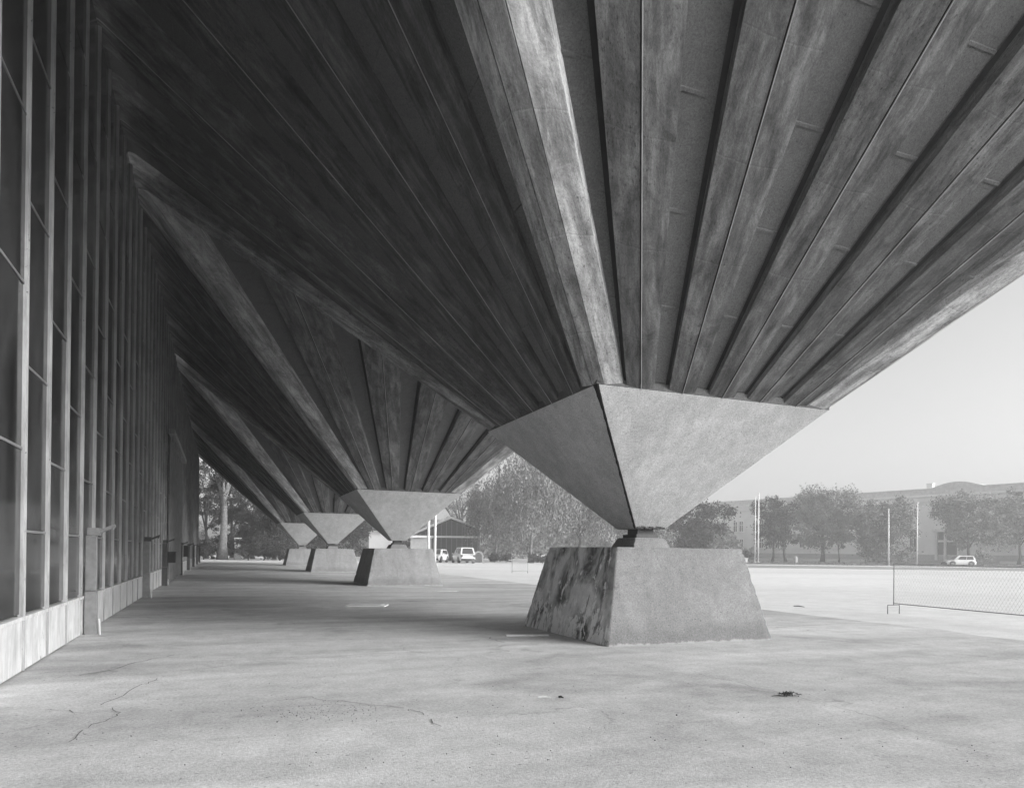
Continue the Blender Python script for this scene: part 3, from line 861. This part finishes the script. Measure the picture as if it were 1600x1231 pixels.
def window(pa, pb, pt, pbm, frame=True):
    sa, zt = fac(pa, pt); sb, _ = fac(pb, pt); _, zb = fac((pa + pb) / 2, pbm)
    mb = MB(); mb.box(sa, sb, -.02, .05, zb, zt); wo = mb.build('window', M['bdark'], bld)
    mb = MB(); f = .16
    mb.box(sa - f, sa, -.14, .02, zb - .0, zt); mb.box(sb, sb + f, -.14, .02, zb, zt); mb.box(sa - f, sb + f, -.16, .02, zt, zt + .22)
    mb.box(sa - f * 2, sb + f * 2, -.3, .02, zb - .25, zb)
    mb.box((sa + sb) / 2 - .05, (sa + sb) / 2 + .05, -.06, -.021, zb, zt); mb.box(sa, sb, -.058, -.022, zb + (zt - zb) * .62, zb + (zt - zb) * .62 + .1)
    mb.build('frame', M['bwall'], wo)
for x0, x1 in ((1064, 1070), (1074, 1080), (1092, 1098), (1102, 1108), (1120, 1126), (1130, 1136), (1146.5, 1152), (1156, 1161.5), (1178, 1183), (1187, 1193), (1212, 1218), (1223, 1229), (1250, 1257), (1263, 1270), (1294, 1302), (1309, 1317), (1345, 1354), (1362, 1371)):
    dz = (1150 - x0) * .024
    window(x0, x1, 815.5 + dz * 3, 830.5 + dz * 2); window(x0, x1, 843 + dz, 856 + dz * .5)
window(1421.5, 1432.5, 794.5, 808); window(1456, 1468, 793, 807); window(1422, 1432.5, 827, 862); window(1554, 1567, 791, 805); window(1585, 1600, 790, 804)
# entrance portal
sa, zt = fac(1466, 831); sb, _ = fac(1500, 831)
mb = MB(); mb.box(sa, sb, -.03, .05, .2, zt); dr = mb.build('entrance', M['bdark'], bld)
mb = MB(); w_ = .35; sm = sa + (sb - sa) * .36; sm2 = sa + (sb - sa) * .8
for x in (sa - .2, sm, sb - .1): mb.box(x - w_ / 2, x + w_ / 2, -.4, -.031, .2, zt)
_, zc = fac(1480, 845); mb.box(sa, sb, -.36, -.033, zc - .2, zc + .15); mb.box(sa - .8, sb + .8, -.6, -.032, zt, zt + .5); mb.build('portal_frame', M['white_paint'], dr)
mb = MB(); mb.box(sa - 12, sb + 6, -1.1, -.01, 0, .55); mb.box(0, LEN, -.12, -.008, .56, 1.5); mb.build('plinth', M['stone'], bld)

# ------------------------------------------------------------------ gabled glass pavilion behind the cars
def hz(px, py, d): return height_at(px, py, d)
d = 96; o_ = at(704, d); pav = empty('gabled_pavilion', 'dark glazed pavilion with a pale gabled roof behind the parked cars', 'pavilion', o_, -YAW)
k = d / F_PX
xl, xr = -52 * k, 41 * k; za, zl, zr = hz(704, 811, d), hz(652, 834, d), hz(745, 827, d)
mb = MB(); mb.poly([(xl, 0, 0), (xr, 0, 0), (xr, 0, zr), (0, 0, za), (xl, 0, zl)]); mb.poly([(xl, 18, 0), (xl, 18, zl), (0, 18, za), (xr, 18, zr), (xr, 18, 0)])
mb.poly([(xl, 18, 0), (xl, 0, 0), (xl, 0, zl), (xl, 18, zl)]); mb.poly([(xr, 0, 0), (xr, 18, 0), (xr, 18, zr), (xr, 0, zr)]); mb.build('glazed_front', M['bdark'], pav)
mb = MB()
for (x0, z0), (x1, z1) in (((xl - .5, zl - .12), (0, za + .06)), ((0, za + .06), (xr + .5, zr - .06))):
    q = [(x0, -.7, z0), (x1, -.7, z1), (x1, 18.5, z1), (x0, 18.5, z0)]
    mb.poly(q); mb.poly([(a_, b_, c_ + .3) for a_, b_, c_ in reversed(q)])
    mb.poly([(x0, -.7, z0 + .3), (x1, -.7, z1 + .3), (x1, -.7, z1), (x0, -.7, z0)]); mb.poly([(x0, 18.5, z0), (x1, 18.5, z1), (x1, 18.5, z1 + .3), (x0, 18.5, z0 + .3)])
mb.build('roof', M['white_paint'], pav)
mb = MB(); zb = hz(704, 838.5, d); mb.box(xl, xr, -.25, -.005, zb - .13, zb + .13); mb.build('band', M['white_paint'], pav)
x = xl + .35
while x < xr:
    zt = (za + (zl - za) * (x / xl)) if x < 0 else (za + (zr - za) * (x / xr))
    mb = MB(); mb.box(x - .03, x + .03, -.06, -.006, 0, zt - .05); mb.build('mullion', M['grey_metal'], pav); x += .72
d = 84; o_ = at(655, d); kio = empty('flat_kiosk', 'low pale flat roofed kiosk left of the gabled pavilion', 'kiosk', o_, -YAW); k = d / F_PX
zt = hz(655, 837, d)
mb = MB(); mb.box(-14 * k, 14 * k, 0, 4, 0, zt - .22); mb.build('wall', M['stone'], kio)
mb = MB(); mb.box(-15 * k, 15.5 * k, -.3, 4.2, zt - .219, zt + .05); mb.build('roof', M['white_paint'], kio)
d = 104; o_ = at(598, d); low = empty('low_building', 'low white building seen below the second pier capital', 'building', o_, -YAW); k = d / F_PX
zt = hz(598, 832, d)
mb = MB(); mb.box(-22 * k, 16 * k, 0, 8, 0, zt); mb.build('wall', M['bwall'], low)
mb = MB(); mb.box(-23 * k, 17 * k, -.3, 8.3, zt, zt + .25); mb.build('roof', M['rooftile'], low)

# pillars, poles, small things
d = 82; o_ = at(371, d); mb = MB(); hgt = hz(371, 840, d); mb.box(-.36, .36, -.36, .36, 0, hgt - .12); mb.box(-.42, .42, -.42, .42, hgt - .12, hgt)
o = mb.build('stone_pillar', M['stone'], bevel=.02, loc=o_); tag(o, 'pale square stone pillar among the dark trees in the far opening', 'pillar')
def pole(px, d, top, r, label, group, base=0, lean=0):
    p = at(px, d, base); h = hz(px, top, d) - base
    root = empty('flagpole', label, 'flagpole', p, 0, group)
    mb = MB(); mb.tube([(0, 0, .06), (lean * .5, 0, h * .5), (lean, 0, h)], [r, r * .9, r * .7], 10); mb.build('mast', M['white_paint'], root, smooth=True)
    mb = MB(); mb.tube([(0, 0, 0), (0, 0, .08)], [r * 2.2, r * 2.0], 10); mb.build('foot', M['kerb'], root)
    mb = MB(); mb.tube([(lean, 0, h), (lean, 0, h + r * 1.2), (lean, 0, h + r * 2)], [r * .7, r * 1.2, r * .3], 8); mb.build('finial', M['white_paint'], root)
GF = 'white flagpoles'
pole(1179.3, 97, 777, .075, 'thinner left one of the paired white flagpoles', GF, .28)
pole(1184.3, 98, 772, .11, 'thicker right one of the paired white flagpoles', GF, .3)
pole(1388.5, 92, 797, .10, 'slightly leaning white pole rising at the left end of the mesh fence', GF, .12, lean=-.12)
pole(1432.5, 95, 786, .085, 'white pole before the blank wall between tall window and entrance', GF, .2)
pole(669, 62, 742, .125, 'left white pole beside the second pier pedestal', GF)
pole(679.3, 60, 740, .115, 'right white pole nearest the parked cars', GF)
d = 98; o_ = at(1243, d, .3); mb = MB(); mb.tube([(0, 0, 0), (0, 0, .7), (0, 0, .86), (0, 0, .93)], [.27, .27, .22, .08], 10)
o = mb.build('bollard', M['stone'], smooth=False, loc=o_); tag(o, 'pale stone bollard on the lawn right of the leaning tree', 'bollard')
o_ = at(1163, 96, .25); mb = MB(); mb.box(-.33, .33, -.3, .3, 0, .55); mb.box(-.38, .38, -.35, .35, .55, .65)
o = mb.build('stone_block', M['stone'], bevel=.02, loc=o_); tag(o, 'low pale stone block beside the clipped shrub', 'block')
# small white hood shelter
d = 83; o_ = at(747.5, d); sh = empty('hooded_shelter', 'small white arched shelter with a dark opening right of the parked cars', 'shelter', o_, -YAW)
mb = MB(); prof = [(-.58, 0), (-.58, .8)] + [(-.58 * math.cos(t), .8 + .55 * math.sin(t)) for t in np.linspace(0.2, math.pi - .2, 9)] + [(.58, .8), (.58, 0)]
for (x0, z0), (x1, z1) in zip(prof[:-1], prof[1:]): mb.poly([(x0, 0, z0), (x1, 0, z1), (x1, 1.2, z1), (x0, 1.2, z0)])
inner = [(x * .72, z * .86) for x, z in prof]
for (a0, b0), (a1, b1) in zip(zip(prof[:-1], prof[1:]), zip(inner[:-1], inner[1:])): mb.poly([(a0[0], 0, a0[1]), (b0[0], 0, b0[1]), (b1[0], 0, b1[1]), (a1[0], 0, a1[1])])
mb.build('hood', M['stone'], sh)
mb = MB(); mb.poly([(x, .3, z) for x, z in inner]); mb.build('opening', M['bdark'], sh)

# ------------------------------------------------------------------ cars
def car(label, loc, rz, L=4.3, W=1.78, Hc=1.65, suv=True, paint='car_white', name='parked_car'):
    """x forward, y left; lofted body, greenhouse, glass, wheels, lamps, bumpers"""
    root = empty(name, label, 'car', loc, rz, 'parked cars')
    xs = np.array([-.5, -.485, -.44, -.3, 0, .22, .30, .42, .485, .5]) * L
    bel = np.array([.60, .80, .93, .95, .94, .92, .90, .82, .66, .52]) * (1.0 if suv else .93)
    wid = np.array([.80, .90, .97, 1, 1, 1, .99, .95, .86, .74]) * W / 2
    mb = MB(); secs = []
    for x, b, w in zip(xs, bel, wid):
        zl = .26
        secs.append([(x, -w * .94, zl), (x, -w, zl + .22), (x, -w * .985, b * .86), (x, -w * .90, b), (x, w * .90, b), (x, w * .985, b * .86), (x, w, zl + .22), (x, w * .94, zl)])
    n = 8
    for s in secs: mb.v += s
    for a in range(len(secs) - 1):
        for b in range(n):
            mb.f.append((a * n + b, (a + 1) * n + b, (a + 1) * n + (b + 1) % n, a * n + (b + 1) % n)); mb.m.append(0)
    mb.f.append(tuple(range(n))); mb.m.append(0); mb.f.append(tuple(reversed(range((len(secs) - 1) * n, len(secs) * n)))); mb.m.append(0)
    # greenhouse
    bz = .93 * (1.0 if suv else .93); wr, wb = W * .36, W * .45
    xr0, xr1, xf1, xf0 = -.475 * L, -.41 * L, .08 * L, .26 * L
    q = [(xr0, -wb, bz), (xf0, -wb, bz), (xf0, wb, bz), (xr0, wb, bz), (xr1, -wr, Hc - .03), (xf1, -wr, Hc - .03), (xf1, wr, Hc - .03), (xr1, wr, Hc - .03)]
    b0 = len(mb.v); mb.v += q + [(xr1 + .3, -wr * .8, Hc), (xf1 - .3, -wr * .8, Hc), (xf1 - .3, wr * .8, Hc), (xr1 + .3, wr * .8, Hc)]
    for f in ((0, 1, 5, 4), (1, 2, 6, 5), (2, 3, 7, 6), (3, 0, 4, 7), (4, 5, 9, 8), (5, 6, 10, 9), (6, 7, 11, 10), (7, 4, 8, 11), (8, 9, 10, 11)):
        mb.f.append(tuple(b0 + i for i in f)); mb.m.append(0)
    body = mb.build('body', M[paint], root, bevel=.035)
    Q = [Vector(p) for p in q]
    def pane(ids, shrink, name, off):
        P = [Q[i] for i in ids]; c = sum(P, Vector()) / 4; nn = (P[1] - P[0]).cross(P[3] - P[0]).normalized()
        mb = MB(); pp = [c + (p - c) * shrink + nn * off for p in P]; mb.poly(pp); mb.build(name, M['carglass'], root)
    pane((1, 2, 6, 5), .86, 'windscreen', .045); pane((3, 0, 4, 7), .80, 'rear_window', .045)
    for ids, sgn in (((0, 1, 5, 4), 1), ((2, 3, 7, 6), 1)):
        P = [Q[i] for i in ids]; nn = (P[1] - P[0]).cross(P[3] - P[0]).normalized()
        lo = lambda t: P[0].lerp(P[1], t); hi = lambda t: P[3].lerp(P[2], t)
        for a_, b_ in ((.10, .44), (.48, .86)) if ids[0] == 0 else ((.14, .52), (.56, .90)):
            pp = [lo(a_).lerp(hi(a_), .12), lo(b_).lerp(hi(b_), .12), lo(b_).lerp(hi(b_), .86), lo(a_).lerp(hi(a_), .86)]
            mb = MB(); mb.poly([p + nn * .045 for p in pp]); mb.build('side_window', M['carglass'], root)
    for x in (-.30 * L, .31 * L):
        for s in (-1, 1):
            y = s * (W / 2 - .10); r = .335
            mb = MB(); ring = 20
            for (ra, ya), (rb, yb) in (((r * .62, .12), (r * .96, .12)), ((r * .96, .12), (r, .08)), ((r, .08), (r, -.08)), ((r, -.08), (r * .96, -.12)), ((r * .96, -.12), (r * .3, -.12))):
                for k in range(ring):
                    t0, t1 = 2 * math.pi * k / ring, 2 * math.pi * (k + 1) / ring
                    mb.poly([(x + ra * math.cos(t0), y + s * ya, r + ra * math.sin(t0)), (x + ra * math.cos(t1), y + s * ya, r + ra * math.sin(t1)), (x + rb * math.cos(t1), y + s * yb, r + rb * math.sin(t1)), (x + rb * math.cos(t0), y + s * yb, r + rb * math.sin(t0))])
            wh = mb.build('wheel', M['black_rubber'], root)
            mb = MB()
            for k in range(5):
                t = 2 * math.pi * k / 5
                mb.poly([(x + .05 * math.cos(t + a_) if i_ == 0 else x + r * .62 * math.cos(t + a_), y + s * .115, r + (.05 if i_ == 0 else r * .62) * math.sin(t + a_)) for i_, a_ in ((0, -.5), (1, -.28), (1, .28), (0, .5))])
            mb.poly([(x + r * .6 * math.cos(t), y + s * .06, r + r * .6 * math.sin(t)) for t in np.linspace(0, 2 * math.pi, 16, endpoint=False)])
            mb.build('rim', M['grey_metal'], wh)
            # dark wheel arch lip
            mb = MB()
            for k in range(12):
                t0, t1 = math.pi * k / 12, math.pi * (k + 1) / 12; ra, rb = r * 1.08, r * 1.26
                yy = s * (W / 2 + .012)
                mb.poly([(x + ra * math.cos(t0), yy, r + ra * math.sin(t0)), (x + rb * math.cos(t0), yy, r + rb * math.sin(t0)), (x + rb * math.cos(t1), yy, r + rb * math.sin(t1)), (x + ra * math.cos(t1), yy, r + ra * math.sin(t1))])
            mb.build('wheel_arch', M['black_rubber'], root)
    for s, x, nm in ((1, L / 2, 'front_bumper'), (-1, -L / 2, 'rear_bumper')):
        mb = MB(); x0, x1 = sorted((x - s * .18, x + s * .035)); mb.box(x0, x1, -W * .42, W * .42, .28, .50); mb.build(nm, M['black_rubber'], root, bevel=.03)
    for y in (-1, 1):
        mb = MB(); mb.box(L * .455, L * .497, y * W * .33 - .16, y * W * .33 + .16, .60, .72); mb.build('headlight', M['lamp_glass'], root, bevel=.02)
        mb = MB(); mb.box(-L * .503, -L * .46, y * W * .39 - .10, y * W * .39 + .10, .66, .92); mb.build('tail_light', M['rust'], root, bevel=.02)
        mb = MB(); mb.box(L * .15, L * .19, y * (W / 2 + .10) - .09, y * (W / 2 + .10) + .09, .95, 1.08); mb.build('wing_mirror', M[paint], root, bevel=.02)
    mb = MB(); mb.box(L * .488, L * .507, -W * .25, W * .25, .53, .68); mb.build('grille', M['dark_metal'], root)
    return root
look = math.atan2(FWD.y, FWD.x)
car('white off road car parked with its back half turned to the camera before the pavilion', at(723.5, 78), look + R(17) , 4.4, 1.82, 1.72)
car('white car nosing out from behind the second pier pedestal', at(683, 81), look + R(180) + R(-12), 4.2, 1.76, 1.5, suv=False)
car('white hatchback parked side on by the building entrance at the far right', at(1498, 96, .11), math.atan2(RT0.y, RT0.x) + R(180) - R(6), 3.9, 1.7, 1.48, suv=False)

# ------------------------------------------------------------------ fence panels
def fence_panel(label, p0, p1, wire=.0015, pitch=.07, z0=.224, z1=1.065, group='mesh fence panels'):
    p0, p1 = Vector(p0), Vector(p1); v = p1 - p0; L = v.length
    root = empty('fence_panel', label, 'fence', p0, math.atan2(v.y, v.x), group)
    r = .009
    for x in (0, L):
        mb = MB(); mb.tube([(x, 0, z0 - .03), (x, 0, z1)], r, 8); mb.build('upright', M['grey_metal'], root, smooth=True)
        mb = MB(); mb.tube([(x, -.15, 0), (x, -.15, z0 - .035), (x, .15, z0 - .035), (x, .15, 0)], r * .9, 6); mb.build('foot', M['dark_metal'], root)
    mb = MB(); mb.tube([(0, 0, z0), (L, 0, z0)], r, 8); mb.build('bottom_rail', M['grey_metal'], root, smooth=True)
    mb = MB(); mb.tube([(L * i / 10, 0, z1 - .012 * math.sin(math.pi * i / 10)) for i in range(11)], r, 8); mb.build('top_rail', M['galv'], root, smooth=True)
    mb = MB(); hz_ = z1 - z0
    n = int(L / pitch) + int(hz_ / pitch / 1.6) + 2
    for s in (1, -1):
        for i in range(-int(hz_ / 1.6 / pitch) - 1, int(L / pitch) + 2):
            xa = i * pitch; pts = []
            dx = hz_ / 1.6
            xa0, xb0 = (xa, xa + dx) if s > 0 else (xa + dx, xa)
            # clip to the frame
            ta, tb = 0.0, 1.0
            for lim, sign in ((0, 1), (L, -1)):
                fa, fb = sign * (xa0 - lim), sign * (xb0 - lim)
                if fa < 0 and fb < 0: ta = 2; break
                if fa < 0: ta = max(ta, fa / (fa - fb))
                if fb < 0: tb = min(tb, fa / (fa - fb))
            if ta >= tb: continue
            q = lambda t: (xa0 + (xb0 - xa0) * t, s * .003, z0 + hz_ * t)
            mb.tube([q(ta), q((ta + tb) / 2), q(tb)], wire, 4, cap=False)
    mb.build('wire_mesh', M['galv'], root)
    return root
fence_panel('large steel framed chain link fence panel standing on the gravel at the right edge', (13.39, 10.79, 0), (12.93, 7.0, 0))
b0, b1 = at(800, 41.8), at(824.5, 41.8)
fence_panel('small mesh barrier standing alone on the bright gravel left of the nearest pedestal', b0, b1, .006, .12, .12, 1.07)
b0, b1 = at(737, 74), at(755, 73)
fence_panel('distant mesh barrier right of the parked cars, below the white shelter', b0, b1, .008, .16, .12, 1.07)

# ------------------------------------------------------------------ litter on the ground
o_ = onground(574, 946.5); mb = MB(); mb.box(-.42, .42, -.28, .28, 0, .025); mb.box(-.34, .34, -.21, .21, .0255, .034)
o = mb.build('manhole_cover', M['white_paint'], bevel=.006, loc=o_ + Vector((0, 0, .004))); o.rotation_euler = (0, 0, -YAW); tag(o, 'pale rectangular manhole plate in the asphalt before the second pier', 'manhole')
p0, p1 = onground(791, 994.5), onground(858, 993.8); mb = MB(); v = p1 - p0; s = Vector((-v.y, v.x, 0)).normalized()
mb.obox(p0 + Vector((0, 0, .0045)), v, s * .09, (0, 0, .022)); o = mb.build('plank', M['pale_wood']); tag(o, 'pale thin plank lying by the stained side of the nearest pedestal', 'plank')
p0, p1 = onground(680, 924.0), onground(716, 924.2); mb = MB(); v = p1 - p0; s = Vector((-v.y, v.x, 0)).normalized()
mb.obox(p0 + Vector((0, 0, .0045)), v, s * .22, (0, 0, .02)); o = mb.build('plank', M['pale_wood']); tag(o, 'pale flat board lying to the right of the second pedestal', 'plank')
rg = random.Random(3)
c = onground(1231, 1088); root = empty('twig_pile', 'small heap of dark twigs on the pavement in the right foreground', 'twigs', c + Vector((0, 0, .005)))
for i in range(26):
    a = rg.uniform(0, math.pi); l = rg.uniform(.03, .09); x, y = rg.gauss(0, .034), rg.gauss(0, .02); z = rg.uniform(.005, .03)
    mb = MB(); mb.tube([(x - l * math.cos(a) / 2, y - l * math.sin(a) / 2, z), (x + rg.gauss(0, .01), y + rg.gauss(0, .01), z + rg.uniform(0, .02)), (x + l * math.cos(a) / 2, y + l * math.sin(a) / 2, z * .6)], [.004, .0035, .0015], 5); mb.build('twig', M['bark'], root)
for pa, pb, lab in [((841, 1089), (861, 1089.5), 'short pale stick lying in the open foreground'), ((873, 1088), (880, 1089.5), 'tiny dark stick right of the pale stick')]:
    p0, p1 = onground(*pa, .012), onground(*pb, .012); mb = MB(); mb.tube([p0, (p0 + p1) / 2 + Vector((.004, .006, .004)), p1], [.008, .009, .005], 6)
    o = mb.build('stick', M['pale_wood'] if 'pale s' in lab and 'short' in lab else M['bark']); tag(o, lab, 'stick')
p0, p1 = onground(1240, 946.5, .012), onground(1257, 947.8, .012); mb = MB(); mb.tube([p0, (p0 + p1) / 2 + Vector((0, .02, .01)), p1], [.008, .012, .006], 6); o = mb.build('branch', M['bark']); tag(o, 'dark broken branch on the gravel right of the nearest pedestal', 'branch')
mb = MB()
for i in range(300):
    if i < 150: px, py = rg.gauss(500, 60), rg.gauss(1112, 9)
    else: px, py = rg.uniform(60, 1540), rg.uniform(1030, 1200)
    p = onground(px, py, .004); r_ = rg.uniform(.0015, .0035) * (1.6 if rg.random() < .05 else 1)
    mb.tube([(p.x, p.y, .004), (p.x + rg.gauss(0, .003), p.y, .004 + r_), (p.x, p.y, .004 + 1.5 * r_)], [r_, r_ * 1.1, r_ * .3], 5)
o = mb.build('grit', M['lawn']); o['kind'] = 'stuff'

# ------------------------------------------------------------------ haze
if HAZE > 0:
    m = bpy.data.materials.new('haze_air'); m.use_nodes = True; nt = m.node_tree; nt.nodes.clear()
    out = nt.nodes.new('ShaderNodeOutputMaterial'); pv = nt.nodes.new('ShaderNodeVolumePrincipled')
    pv.inputs['Color'].default_value = (.95, .95, .95, 1); pv.inputs['Density'].default_value = HAZE; pv.inputs['Anisotropy'].default_value = .1
    nt.links.new(pv.outputs[0], out.inputs['Volume'])
    mb = MB(); mb.box(-130, 330, -60, 330, -1, 19.5)
    o = mb.build('haze', m); o['kind'] = 'stuff'
